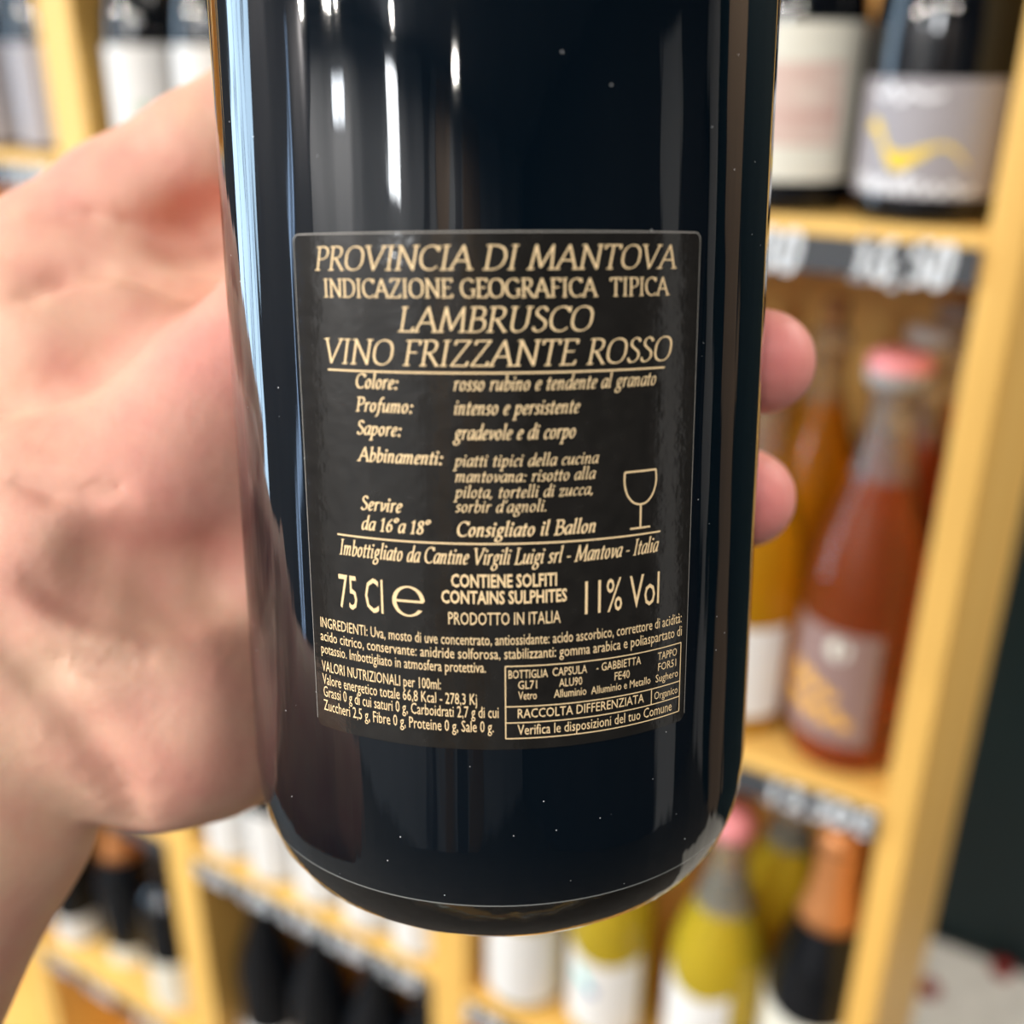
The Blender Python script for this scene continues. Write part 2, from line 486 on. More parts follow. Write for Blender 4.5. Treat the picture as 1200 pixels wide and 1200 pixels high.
def serif_line(ink, text, x0, x1, y, h, slant, w, t, ang, track=0.06):
    adv = [0.0]
    for ch in text:
        adv.append(adv[-1] + GL[ch][0] + track)
    tot = adv[-1] - track
    sx = (x1 - x0) / tot
    def tr(px, py, a):
        return (x0 + (px + a) * sx + py * h * slant, y + py * h)
    for ch, a in zip(text, adv):
        for st in GL[ch][1].split(';'):
            if not st: continue
            pts = [tuple(float(q) for q in s.split(',')) for s in st[1:].split()]
            if st[0] == 'd':
                X, Y = tr(*pts[0], a); ink.dot(X, Y, w * h * 0.62)
                continue
            if st[0] == 's':
                px, py = pts[0]
                pts = [(px - .10, py), (px + .10, py)]
            q = smooth_curve(pts, 5) if st[0] == 'c' else np.array(pts)
            q = np.array([tr(px, py, a) for px, py in q])
            if st[0] != 'c':                       # square the stroke ends past the joint
                dv = q[-1] - q[0]; dv = dv / (np.linalg.norm(dv) + 1e-9) * t * h * 0.45
                q = q.copy(); q[0] -= dv; q[-1] += dv
            ink.stroke(q, w * h, t * h, ang)


def sans_line(ink, text, x0, x1, y, h, bold=0.0):
    """plain sans lettering from the program's built-in typeface, condensed to fit"""
    cu = bpy.data.curves.new('lettering_curve', 'FONT')
    cu.body = text
    cu.size = 1.0
    cu.resolution_u = 2
    cu.offset = bold
    o = bpy.data.objects.new('lettering_curve', cu)
    COL.objects.link(o)
    dg = bpy.context.evaluated_depsgraph_get()
    me = bpy.data.meshes.new_from_object(o.evaluated_get(dg))
    vs = np.array([v.co[:2] for v in me.vertices])
    fs = [tuple(p.vertices) for p in me.polygons]
    bpy.data.objects.remove(o); bpy.data.curves.remove(cu); bpy.data.meshes.remove(me)
    lo, hi = vs[:, 0].min(), vs[:, 0].max()
    vs[:, 0] = x0 + (vs[:, 0] - lo) * (x1 - x0) / (hi - lo)
    vs[:, 1] = y + vs[:, 1] * h / 0.73
    ink.add_mesh(vs, fs)


# ================================================================== the room
WALL_T = 0.1
box('floor', -3.1, 2.7, -3.1, 1.95, -0.05, 0.0, M['floor'], kind='structure')
box('ceiling', -3.1, 2.7, -3.1, 1.95, 2.75, 2.80, M['ceiling'], kind='structure')


def wall_with_holes(name, axis, at, lo, hi, holes, m):
    """a wall slab built from blocks around its openings; holes = (a0, a1, z0, z1)"""
    bm = bmesh.new()
    def slab(a0, a1, z0, z1):
        if a1 - a0 < 1e-4 or z1 - z0 < 1e-4: return
        if axis == 'x': box_bm(bm, at[0], at[1], a0, a1, z0, z1)
        else: box_bm(bm, a0, a1, at[0], at[1], z0, z1)
    cur = lo
    for a0, a1, z0, z1 in sorted(holes):
        slab(cur, a0, 0, 2.75)
        slab(a0, a1, 0, z0)
        slab(a0, a1, z1, 2.75)
        cur = a1
    slab(cur, hi, 0, 2.75)
    me = bpy.data.meshes.new(name)
    bm.to_mesh(me); bm.free()
    o = link(name, me, m)
    o['kind'] = 'structure'
    return o


wall_with_holes('wall_left', 'x', (-3.06, -3.0), -3.0, 1.85, [(-0.54, 0.35, 0.4, 2.7), (-1.88, -1.78, 0.2, 2.4)], M['wallgrey'])
wall_with_holes('wall_back', 'y', (-3.06, -3.0), -3.0, 2.6, [(-2.17, -1.87, 2.36, 2.56), (-0.75, -0.35, 2.21, 2.67)], M['wallpale'])
box('wall_front', -3.06, 2.6, 1.82, 1.88, 0, 2.75, M['teal'], kind='structure')
box('wall_right', 2.6, 2.66, -3.0, 1.82, 0, 2.75, M['walldark'], kind='structure')


def window(name, axis, at, a0, a1, z0, z1, bars=1):
    bm = bmesh.new()
    t = 0.025
    def b(p0, p1, q0, q1):
        if axis == 'x': box_bm(bm, at - 0.02, at + 0.02, p0, p1, q0, q1)
        else: box_bm(bm, p0, p1, at - 0.02, at + 0.02, q0, q1)
    b(a0, a1, z0, z0 + t); b(a0, a1, z1 - t, z1)
    b(a0, a0 + t, z0, z1); b(a1 - t, a1, z0, z1)
    for k in range(bars):
        x = a0 + (a1 - a0) * (k + 1) / (bars + 1)
        b(x - t / 2, x + t / 2, z0, z1)
    me = bpy.data.meshes.new(name)
    bm.to_mesh(me); bm.free()
    o = link(name, me, M['frame'])
    o['kind'] = 'structure'


window('window_1', 'x', -3.03, -0.54, 0.35, 0.4, 2.7, 3)
window('window_2', 'y', -3.03, -0.75, -0.35, 2.21, 2.67, 0)
window('window_3', 'y', -3.03, -2.17, -1.87, 2.36, 2.56, 0)
for k, (x0, x1, tm) in enumerate([(2.05, 2.45, 'reflection_strip'), (1.0, 1.5, 'brown')]):  # unseen strips added for the stripes they reflect in the held bottle
    box('reflection_strip_%d' % (k + 1), x0, x1, 1.80, 1.82, 0, 2.4, M[tm], kind='structure')

box('reflection_strip_3', 2.58, 2.6, 0.6, 1.1, 0, 2.4, M['reflection_strip'], kind='structure')

for k, (x0, x1, tm) in enumerate([(0.10, 0.26, 'frame'), (0.40, 0.62, 'brown'), (0.80, 0.98, 'frame'), (1.05, 1.45, 'brown')]):  # more unseen strips, added to vary the reflection in the glass
    box('reflection_strip_%d' % (k + 4), x0, x1, -3.0, -2.98, 0, 2.72, M[tm], kind='structure')

# ceiling lamps: mostly the small round lamps whose highlights sit on the bottles' shoulders
n_l = 0
for lx, ly, lamp_w in ((-2.85, -2.45, 60), (-1.87, -2.5, 65), (-0.46, -2.5, 26), (0.7, -2.5, 24), (-2.4, -0.9, 55), (-1.0, 1.4, 20), (0.5, 1.4, 10), (1.2, 1.3, 20)):  # last two, behind the shelving, are added to light strips and pale floor
    if True:
        o = empty('ceiling_lamp', (lx, ly, 2.75), 'round ceiling spot lamp over the shop floor', 'lamp', 'ceiling spot lamps')
        lathe('housing', [(0, 0), (0.075, 0), (0.075, -0.09), (0, -0.09)], M['lampbody'], o, 24)
        lathe('diffuser', [(0, -0.09), (0.06, -0.09), (0.058, -0.108), (0.045, -0.116), (0, -0.118)], M['glow'], o, 24)
        d = bpy.data.lights.new('lamp_light', 'AREA')
        d.shape = 'DISK'; d.size = 0.12; d.energy = lamp_w; d.color = (1.0, 0.93, 0.84)
        lo = bpy.data.objects.new('lamp_light', d)
        lo.location = (0, 0, -0.122); lo.parent = o
        COL.objects.link(lo)

# unseen fill panels above the aisle, added to brighten the palm
for lx, ly, lamp_w in ((1.35, -0.35, 13), (0.35, -0.75, 9), (-0.9, -1.0, 22)):
    o = empty('fill_panel_light', (lx, ly, 2.75), 'flat square fill panel added above the aisle, out of view', 'lamp', 'added fill panels')
    box('fill_panel_frame', -0.31, 0.31, -0.31, 0.31, -0.03, 0.0, M['frame'], o, 0.003)
    d = bpy.data.lights.new('fill_light', 'AREA')
    d.shape = 'SQUARE'; d.size = 0.58; d.energy = lamp_w; d.color = (1.0, 0.94, 0.86)
    lo = bpy.data.objects.new('fill_light', d)
    lo.location = (0, 0, -0.033); lo.parent = o
    COL.objects.link(lo)

# ================================================================== the shelving
FY = 0.66                                   # front plane of the shelving
DEPTH = 0.40
shelf = empty('display_shelf', (-0.9, FY, 0), 'pale wooden wine shelving with slate price rails behind the hand held bottle', 'shelving')
inv = Matrix.Translation((0.9, -FY, 0))


def spart(name, x0, x1, y0, y1, z0, z1, m, bevel=0.0, parent=None):
    return box(name, x0 + 0.9, x1 + 0.9, y0 - FY, y1 - FY, z0, z1, m, parent or shelf, bevel)


UPR = [(-1.705, -1.66), (-1.285, -1.24), (-0.905, -0.858), (-0.50, -0.456), (-0.091, -0.069)]
for x0, x1 in UPR:
    spart('upright_panel', x0, x1, FY, FY + DEPTH, 0.0, 2.25, M['wood'], 0.002)
TOPS = [EYE - 0.091, EYE - 0.490, EYE - 0.889, EYE - 1.245]
BAYS = [(UPR[k][1], UPR[k + 1][0]) for k in range(4)]
PRICE = {}
for bi, (x0, x1) in enumerate(BAYS):
    for si, zt in enumerate(TOPS + [0.09, 2.02]):
        spart('shelf_board', x0, x1, FY + 0.001, FY + DEPTH - 0.012, zt - 0.03, zt, M['wood'], 0.0015)
        if si < 4:
            PRICE[bi, si] = spart('price_rail', x0 + 0.001, x1 - 0.001, FY - 0.003, FY + 0.001, zt - 0.031, zt - 0.009, M['rail'])
spart('back_panel', UPR[0][1], UPR[-1][0], FY + DEPTH - 0.012, FY + DEPTH, 0.0, 2.25, M['wood'])


def price(bi, si, s, text, w, h=0.022):
    ink = Ink()
    serif_line(ink, text, -w / 2, w / 2, 0, h, 0.12, 0.19, 0.15, 0.4, 0.10)
    zc = TOPS[si] - 0.020 - h * 0.45
    ink.build('price_lettering', M['chalk'], PRICE[bi, si], lambda x, y: (x + s + 0.9, -0.0036, zc + y))


price(3, 0, -0.135, '16,50', 0.055, 0.026)
price(3, 0, -0.222, '9,80', 0.05, 0.026)
price(3, 1, -0.135, '13,50\u20ac', 0.078, 0.022)
price(3, 2, -0.435, '8,50', 0.04)
for s, tx in ((-0.825, '6,50'), (-0.755, '9,00'), (-0.685, '8,20'), (-0.615, '8,00'), (-0.545, '9,50')):
    price(2, 2, s, tx, 0.052, 0.024)
for s, tx in ((-1.20, '5,50'), (-1.11, '6,80'), (-1.00, '6,00')):
    price(1, 3, s, tx, 0.06, 0.024)
for s, tx in ((-0.80, '8,00'), (-0.70, '9,20'), (-0.60, '8,60')):
    price(2, 3, s, tx, 0.05, 0.022)
for s, tx in ((-1.06, '12,50'), (-0.95, '15,00')):
    price(1, 0, s, tx, 0.06, 0.022)


# ------------------------------------------------------------------ bottles
def profile(kind, Rr, H):
    """outer silhouette (radius, height) of a standing wine bottle"""
    if kind == 'bordeaux':
        pr = [(0, 0.004), (Rr * .7, 0.003), (Rr * .9, 0.0), (Rr * .98, 0.004), (Rr, 0.012), (Rr, H * .60), (Rr * .97, H * .635),
              (Rr * .85, H * .67), (Rr * .62, H * .70), (Rr * .44, H * .73), (Rr * .39, H * .78), (0.0145, H * .94), (0.0150, H * .945), (0.0155, H * .96), (0.0145, H * .975), (0.0145, H - .002), (0.0125, H), (0, H)]
    elif kind == 'low':   # shoulders that start low on the body
        pr = [(0, 0.004), (Rr * .7, 0.003), (Rr * .9, 0.0), (Rr * .98, 0.004), (Rr, 0.012), (Rr, H * .31), (Rr * .985, H * .35),
              (Rr * .94, H * .40), (Rr * .86, H * .46), (Rr * .74, H * .53), (Rr * .60, H * .60), (Rr * .48, H * .67), (Rr * .39, H * .75), (0.0148, H * .93), (0.0165, H * .935), (0.0165, H * .955), (0.0145, H * .96), (0.0145, H - .002), (0.0125, H), (0, H)]
    else:   # sloping shoulders
        pr = [(0, 0.004), (Rr * .7, 0.003), (Rr * .9, 0.0), (Rr * .98, 0.004), (Rr, 0.012), (Rr, H * .46), (Rr * .985, H * .50),
              (Rr * .93, H * .55), (Rr * .83, H * .60), (Rr * .69, H * .66), (Rr * .55, H * .72), (Rr * .44, H * .78), (Rr * .385, H * .83), (0.0148, H * .93), (0.0165, H * .935), (0.0165, H * .955), (0.0145, H * .96), (0.0145, H - .002), (0.0125, H), (0, H)]
    return pr


def prof_r(pr, z):
    for (r0, z0), (r1, z1) in zip(pr[4:], pr[5:]):
        if z0 <= z <= z1 and z1 > z0:
            return r0 + (r1 - r0) * (z - z0) / (z1 - z0)
    return pr[-3][0]


def patch(name, Rr, z0, z1, half, m, parent, phi0=0.0, dip=0.0):
    """a paper label wrapped round the bottle, with real thickness"""
    bm = bmesh.new()
    n = 28
    grid = []
    for k in range(n + 1):
        a = phi0 - half + 2 * half * k / n
        u = 2 * k / n - 1
        zt = z1 - dip * (1 - u * u)
        row = []
        for rr in (Rr - 0.0002, Rr + 0.0003):
            for z in (z0, zt):
                row.append(bm.verts.new((rr * math.sin(a), -rr * math.cos(a), z)))
        grid.append(row)
    for a, b in zip(grid, grid[1:]):
        bm.faces.new((a[2], b[2], b[3], a[3]))
        bm.faces.new((a[0], a[1], b[1], b[0]))
        bm.faces.new((a[1], a[3], b[3], b[1]))
        bm.faces.new((a[0], b[0], b[2], a[2]))
    for g in (grid[0], grid[-1]):
        bm.faces.new((g[0], g[2], g[3], g[1]))
    bmesh.ops.recalc_face_normals(bm, faces=bm.faces[:])
    for f in bm.faces: f.smooth = False
    me = bpy.data.meshes.new(name)
    bm.to_mesh(me); bm.free()
    return link(name, me, m, parent)


def bottle(label, s, w, zbase, kind, Rr, H, glass, group, lab=None, top=None, turn=0.0):
    """lab = (paper, z0, z1, half angle); top = (part name, material, z0, kind)"""
    root = empty('wine_bottle', (s, FY + w, zbase), label, 'bottle', group, turn)
    pr = profile(kind, Rr, H)
    lathe('glass_body', pr, M[glass], root)
    lp = None
    if lab:
        lp = patch('paper_label', Rr + 0.0003, lab[1], lab[2], lab[3], M[lab[0]], root, 0.0, lab[4] if len(lab) > 4 else 0.0)
    if top:
        nm, mt, z0, how = top
        if how == 'foil':                      # sleeve following the neck
            zs = np.linspace(z0, H, 10)
            pts = [(0.0, z0 + 0.002), (prof_r(pr, z0) * .98, z0)] + [(prof_r(pr, z) + 0.0009, z) for z in zs[:-1]] + [(0.0150, H + 0.0012), (0.011, H + 0.002), (0, H + 0.002)]
            lathe(nm, pts, M[mt], root, 32)
        elif how == 'cork':
            lathe(nm, [(0, H - 0.004), (0.0095, H - 0.004), (0.0105, H + 0.02), (0.0095, H + 0.024), (0, H + 0.024)], M[mt], root, 24)
        elif how == 'cap':
            lathe(nm, [(0, H - 0.012), (0.0175, H - 0.012), (0.0185, H - 0.004), (0.0175, H + 0.006), (0.013, H + 0.010), (0, H + 0.011)], M[mt], root, 28)
        elif how == 'disc':                    # wide stopper with a pink top
            lathe(nm, [(0, H - 0.006), (0.019, H - 0.006), (0.0215, H - 0.001), (0.0205, H + 0.006), (0.017, H + 0.0085), (0, H + 0.0085)], M[mt], root, 28)
    return root, lp


ZA, ZB, ZC, ZD = TOPS
TOPG, MIDG, LOWG, BOTG = 'bottles on the top shelf', 'bottles on the middle shelf', 'bottles on the lower shelf', 'bottles on the bottom shelf'

# top shelf, right
b, l = bottle('black bottle with mauve grey label carrying a yellow wavy streak', -0.138, 0.049, ZA, 'low', 0.0440, 0.31, 'blackglass', TOPG,
              ('papergrey', 0.016, 0.080, 1.12), ('foil_capsule', 'blackfoil', 0.24, 'foil'), R(7))
ink = Ink()
top_e = smooth_curve([(-.038, .0525), (-.034, .058), (-.029, .055), (-.022, .043), (-.012, .0405), (.000, .044), (.010, .046), (.018, .0425), (.026, .033)], 6)
bot_e = smooth_curve([(-.038, .0515), (-.033, .051), (-.028, .046), (-.020, .033), (-.013, .0305), (-.002, .037), (.008, .0435), (.016, .041), (.026, .032)], 6)
for k in range(len(top_e) - 1):
    ink.poly([bot_e[k], bot_e[k + 1], top_e[k + 1], top_e[k]])
ink.build('yellow_streak', M['yellowprint'], l, wrap(0.0440 + 0.0008))
ink = Ink()
ink.stroke(smooth_curve([(-.041, .022), (-.038, .027), (-.036, .019), (-.030, .025), (-.028, .018), (-.022, .026), (-.020, .018), (-.015, .023), (-.012, .018), (-.008, .029), (-.006, .019), (0, .024), (.003, .018), (.008, .023), (.012, .018), (.018, .023), (.024, .019), (.032, .021)], 6), 0.0028)
ink.build('white_script', M['whiteprint'], l, wrap(0.0440 + 0.0008))
ink = Ink()
ink.stroke(smooth_curve([(-.036, .073), (-.028, .070), (-.024, .076), (-.018, .068), (-.012, .073), (-.004, .070), (.006, .072)], 6), 0.0030)
ink.build('white_script', M['whiteprint'], l, wrap(0.0440 + 0.0008))
b, l = bottle('black bottle with cream label and faded red print beside the grey label', -0.227, 0.049, ZA, 'low', 0.0440, 0.31, 'blackglass', TOPG,
              ('papercream', 0.020, 0.110, 1.15), ('foil_capsule', 'blackfoil', 0.24, 'foil'), R(14))
ink = Ink()
for k in range(16):
    x0, x1 = -.034 + .068 * k / 16, -.034 + .068 * (k + 1) / 16
    ink.poly([(x0, .041), (x1, .041), (x1, .088), (x0, .088)])
ink.build('faded_print', M['pinkprint'], l, wrap(0.0440 + 0.0008))
# top shelf, left
b, l = bottle('black bottle with white label and small green mark right of a post', -0.815, 0.046, ZA, 'low', 0.0385, 0.30, 'blackglass', TOPG,
              ('paperwhite', 0.012, 0.096, 1.2), ('foil_capsule', 'blackfoil', 0.23, 'foil'), R(28))
ink = Ink()
for x, y, r in ((-.002, .045, .0045), (.004, .041, .0040), (.000, .037, .0042), (.008, .047, .0030)):
    ink.dot(x, y, r)
ink.build('green_mark', M['greenprint'], l, wrap(0.0385 + 0.0008))
bottle('black bottle with white label half hidden by the thumb', -0.728, 0.046, ZA, 'low', 0.0385, 0.30, 'blackglass', TOPG,
       ('paperwhite', 0.012, 0.096, 1.2), ('foil_capsule', 'blackfoil', 0.23, 'foil'), R(28))
bottle('black bottle with tall mauve grey label left of a post', -0.968, 0.062, ZA, 'low', 0.043, 0.31, 'blackglass', TOPG,
       ('papergrey', 0.006, 0.098, 1.2), ('foil_capsule', 'blackfoil', 0.24, 'foil'), R(28))
bottle('black bottle with mauve grey label at the left picture edge', -1.062, 0.062, ZA, 'low', 0.043, 0.31, 'blackglass', TOPG,
       ('papergrey', 0.006, 0.098, 1.2), ('foil_capsule', 'blackfoil', 0.24, 'foil'), R(28))

# middle shelf
b, l = bottle('rose wine bottle with brown label and gold lettering beside the end post', -0.137, 0.056, ZB, 'slope', 0.0425, 0.302, 'rose', MIDG,
              ('paperbrown', 0.026, 0.118, 0.92), ('stopper', 'pinkwax', 0.29, 'disc'), R(-18))
lathe('stopper_collar', [(0, 0.288), (0.0195, 0.288), (0.0222, 0.294), (0.0222, 0.299), (0.0200, 0.302), (0, 0.302)], M['clearcap'], b, 28)
ink = Ink()
ink.stroke(smooth_curve([(-.028, .066), (-.024, .080), (-.020, .066), (-.014, .078), (-.010, .066), (-.004, .072), (.000, .062), (.006, .068)], 6), 0.0045)
ink.stroke(smooth_curve([(-.032, .046), (-.027, .058), (-.023, .046), (-.018, .056), (-.012, .045), (-.006, .055), (.000, .043), (.007, .053), (.012, .042), (.016, .047)], 6), 0.0050)
ink.v = [(x * 1.2 + 0.006, y) for x, y in ink.v]
ink.build('gold_lettering', M['goldprint'], l, wrap(0.0425 + 0.0008))
ink = Ink(); ink.dot(.010, .104, .009)
ink.build('pale_emblem', M['papercream'], l, wrap(0.0425 + 0.0008))
for k, (s, w) in enumerate([(-0.134, 0.150), (-0.131, 0.245)]):
    b, l = bottle(('rose wine bottle with clear stopper directly behind the gold lettered bottle', 'rose wine bottle with clear stopper at the back of its row')[k],
                  s, w, ZB, 'slope', 0.0425, 0.302, 'rose', MIDG, None, ('stopper', 'clearcap', 0.29, 'disc'), 0)
bottle('orange wine bottle with plain white label beside the held bottle', -0.226, 0.056, ZB, 'slope', 0.0425, 0.29, 'orange', MIDG,
       ('paperwhite', 0.020, 0.098, 0.95), ('cork_stopper', 'cork', 0.29, 'cork'), R(16))
bottle('amber wine bottle closed with a brown cork behind the white labelled one', -0.222, 0.205, ZB, 'slope', 0.041, 0.286, 'amber', MIDG,
       None, ('cork_stopper', 'cork', 0.29, 'cork'), 0)
bottle('amber wine bottle deep in the shelf behind the fingertips', -0.320, 0.205, ZB, 'slope', 0.041, 0.286, 'amber', MIDG,
       None, ('cork_stopper', 'cork', 0.29, 'cork'), 0)

# lower shelf, right bay
bottle('yellow wine bottle with white label and small pink cap', -0.216, 0.060, ZC, 'slope', 0.0440, 0.285, 'yellow', LOWG,
       ('paperwhite', 0.020, 0.128, 0.85, 0.012), ('cap', 'pinkwax', 0.28, 'cap'), R(-13))
b, l = bottle('yellow wine bottle whose white label has an aqua and blue mark', -0.322, 0.056, ZC, 'slope', 0.0415, 0.290, 'yellow', LOWG,
              ('paperwhite', 0.015, 0.112, 1.05, 0.010), ('foil_capsule', 'goldprint', 0.24, 'foil'), R(10))
ink = Ink()
ink.stroke(smooth_curve([(-.026, .088), (-.020, .082), (-.014, .077), (-.009, .069)], 6), 0.010)
ink.build('aqua_mark', M['tealprint'], l, wrap(0.0415 + 0.0008))
ink = Ink(); ink.dot(-.006, .068, .005, .006)
ink.build('blue_mark', M['blueprint'], l, wrap(0.0415 + 0.00095))
bottle('yellow wine bottle with large plain white label at the shelf edge', -0.411, 0.045, ZC, 'bordeaux', 0.0405, 0.290, 'yellow', LOWG,
       ('paperwhite', 0.012, 0.110, 1.3), ('foil_capsule', 'goldprint', 0.23, 'foil'), R(24))
bottle('black sparkling wine bottle with copper foil capsule by the end post', -0.126, 0.060, ZC, 'slope', 0.0440, 0.318, 'blackglass', LOWG,
       ('papercream', 0.03, 0.150, 1.25, 0.01), ('foil_capsule', 'copper', 0.228, 'foil'), R(-15))
bottle('bright yellow wine bottle standing behind the copper capped one', -0.192, 0.17, ZC, 'slope', 0.040, 0.285, 'yellow', LOWG,
       None, ('foil_capsule', 'goldprint', 0.25, 'foil'), 0)
# lower shelf, left bay
names = ['dark bottle with low white label right beside the post under the palm', 'dark bottle with low white label, second from the post',
         'dark bottle with low white label, third from the post', 'dark bottle with low white label, fourth from the post',
         'dark bottle with low white label below the base of the held bottle']
for nm, s in zip(names, (-0.818, -0.747, -0.676, -0.606, -0.537)):
    bottle(nm, s, 0.040, ZC, 'bordeaux', 0.0345, 0.295, 'blackglass', LOWG, ('paperwhite', 0.006, 0.098, 1.35), ('foil_capsule', 'blackfoil', 0.22, 'foil'), R(25))
# bottom shelf
names = ['black bottle with sloping shoulders at the left of the bottom bay', 'black bottle with sloping shoulders, second in the bottom bay',
         'black bottle with sloping shoulders, third in the bottom bay', 'black bottle with sloping shoulders next to the middle post']
for nm, s in zip(names, (-0.806, -0.714, -0.622, -0.546)):
    bottle(nm, s, 0.056, ZD, 'slope', 0.0430, 0.305, 'blackglass', BOTG, ('paperwhite', 0.008, 0.072, 1.2), ('foil_capsule', 'blackfoil', 0.25, 'foil'), R(25))
bottle('black bottle with copper capsule left of the post, seen under the wrist', -1.110, 0.075, ZD, 'slope', 0.044, 0.28, 'blackglass', BOTG,
       ('papercream', 0.004, 0.035, 0.6), ('foil_capsule', 'copper', 0.185, 'foil'), R(25))
bottle('dark bottle with round white label half hidden by the forearm', -1.205, 0.050, ZD, 'bordeaux', 0.035, 0.27, 'blackglass', BOTG,
       ('paperwhite', 0.006, 0.055, 1.2), ('foil_capsule', 'blackfoil', 0.22, 'foil'), R(25))
bottle('dark bottle with cream label tight against the left side of a post', -0.985, 0.050, ZD, 'bordeaux', 0.038, 0.28, 'blackglass', BOTG,
       ('papercream', 0.006, 0.09, 1.2), ('foil_capsule', 'blackfoil', 0.22, 'foil'), R(25))

mt_ = box('pale_floor_sheet', -0.95, 1.1, 1.12, 1.80, 0.0005, 0.008, M['mat'], None, 0.003)  # floor kept pale here by an added sheet over the darkened floor
tag(mt_, 'pale grey stretch of floor, an added sheet along the dark teal wall', 'mat')
# small red caps lying on the floor behind the shelving
for k, (x, y, lb) in enumerate([(0.018, 1.782, 'small red plastic cap on grey floor near the dark wall'), (-0.092, 1.66, 'small red plastic cap on grey floor beside the end post')]):
    o = lathe('plastic_cap', [(0, 0), (0.019, 0), (0.020, 0.003), (0.020, 0.014), (0.018, 0.017), (0, 0.017)], M['redplastic'], None, 24)
    o.location = (x, y, 0.008)
    tag(o, lb, 'cap', 'red caps on the floor')

# ================================================================== the held bottle
HB = Matrix(((0.8432964, -0.5274105, -0.1033892, -0.0920018),
             (0.5373613, 0.8308815, 0.144495, 0.145731),
             (0.0096960, -0.1774095, 0.9840893, 1.5451876),
             (0, 0, 0, 1)))
BR = 0.0445
ZB0 = -0.0605                               # base of the bottle below the label's origin
hero = bpy.data.objects.new('held_wine_bottle', None)
hero.empty_display_size = 0.05
COL.objects.link(hero)
hero.matrix_world = HB @ Matrix.Translation((0, 0, ZB0))
tag(hero, 'large black wine bottle held in the hand, black back label with gold text', 'bottle')
pr = [(0, 0.020), (0.012, 0.018), (0.024, 0.010), (0.031, 0.002), (0.0345, 0.0), (0.0368, 0.0006), (0.0395, 0.0028), (0.0418, 0.0062),
      (0.0434, 0.0104), (0.0442, 0.0150), (BR, 0.020), (BR, 0.06), (BR, 0.10), (BR, 0.145), (0.0443, 0.152), (0.0436, 0.160), (0.0418, 0.170), (0.0388, 0.182), (0.0348, 0.195), (0.0302, 0.210),
      (0.0255, 0.226), (0.0215, 0.242), (0.0185, 0.258), (0.0168, 0.272), (0.0160, 0.285), (0.0160, 0.290), (0.0178, 0.291), (0.0178, 0.300), (0.0162, 0.302), (0.0158, 0.314), (0.0140, 0.318), (0, 0.318)]
lathe('glass_body', pr, M['heroglass'], hero, 128)
wine_in = [(0, 0.036), (0.012, 0.034), (0.024, 0.028), (0.030, 0.0235), (0.0335, 0.0225), (0.0365, 0.0235), (0.0388, 0.0265), (0.0402, 0.031)] + \
          [(max(r_ - 0.0036, 0.006), z_) for r_, z_ in pr if 0.05 < z_ < 0.28] + [(0, 0.28)]
lathe('dark_wine', wine_in, M['darkwine'], hero, 96)
lathe('foil_capsule', [(0, .233), (.0225, .232), (.0232, .238), (.0225, .242), (.0195, .258), (.0176, .272), (.0168, .285), (.0186, .2905), (.0186, .3005), (.017, .303), (.0166, .3155), (.014, .3195), (0, .3195)], M['blackfoil'], hero, 48)


def label_sheet():
    """rounded-corner sheet wrapped on the bottle (mm in label coordinates)"""
    x0, x1, y0, y1, rc = -29.7, 29.95, -24.2, 47.1, 1.0
    bm = bmesh.new()
    nx, ny = 72, 10
    rows = []
    Ro, Ri = BR + 0.00016, BR - 0.0002
    fo, fi = wrap(Ro, -ZB0, 0.001), wrap(Ri, -ZB0, 0.001)
    for i in range(nx + 1):
        x = x0 + (x1 - x0) * i / nx
        e = max(0.0, rc - min(x - x0, x1 - x))
        cut = rc - math.sqrt(max(0.0, rc * rc - e * e))
        a, b_ = y0 + cut, y1 - cut
        rows.append(([bm.verts.new(fo(x, a + (b_ - a) * j / ny)) for j in range(ny + 1)], [bm.verts.new(fi(x, a + (b_ - a) * j / ny)) for j in range(ny + 1)]))
    for (o0, i0), (o1, i1) in zip(rows, rows[1:]):
        for j in range(ny):
            bm.faces.new((o0[j], o1[j], o1[j + 1], o0[j + 1]))
        bm.faces.new((o0[0], i0[0], i1[0], o1[0]))
        bm.faces.new((o0[-1], o1[-1], i1[-1], i0[-1]))
    for o_, i_ in (rows[0], rows[-1]):
        for j in range(ny):
            bm.faces.new((o_[j], o_[j + 1], i_[j + 1], i_[j]))
    bmesh.ops.recalc_face_normals(bm, faces=bm.faces[:])
    me = bpy.data.meshes.new('back_label')
    bm.to_mesh(me); bm.free()
    return link('back_label', me, M['labelblack'], hero)


lab = label_sheet()
lab['label'] = 'black paper back label printed in gold'
on_label = wrap(BR + 0.00021, -ZB0, 0.001)

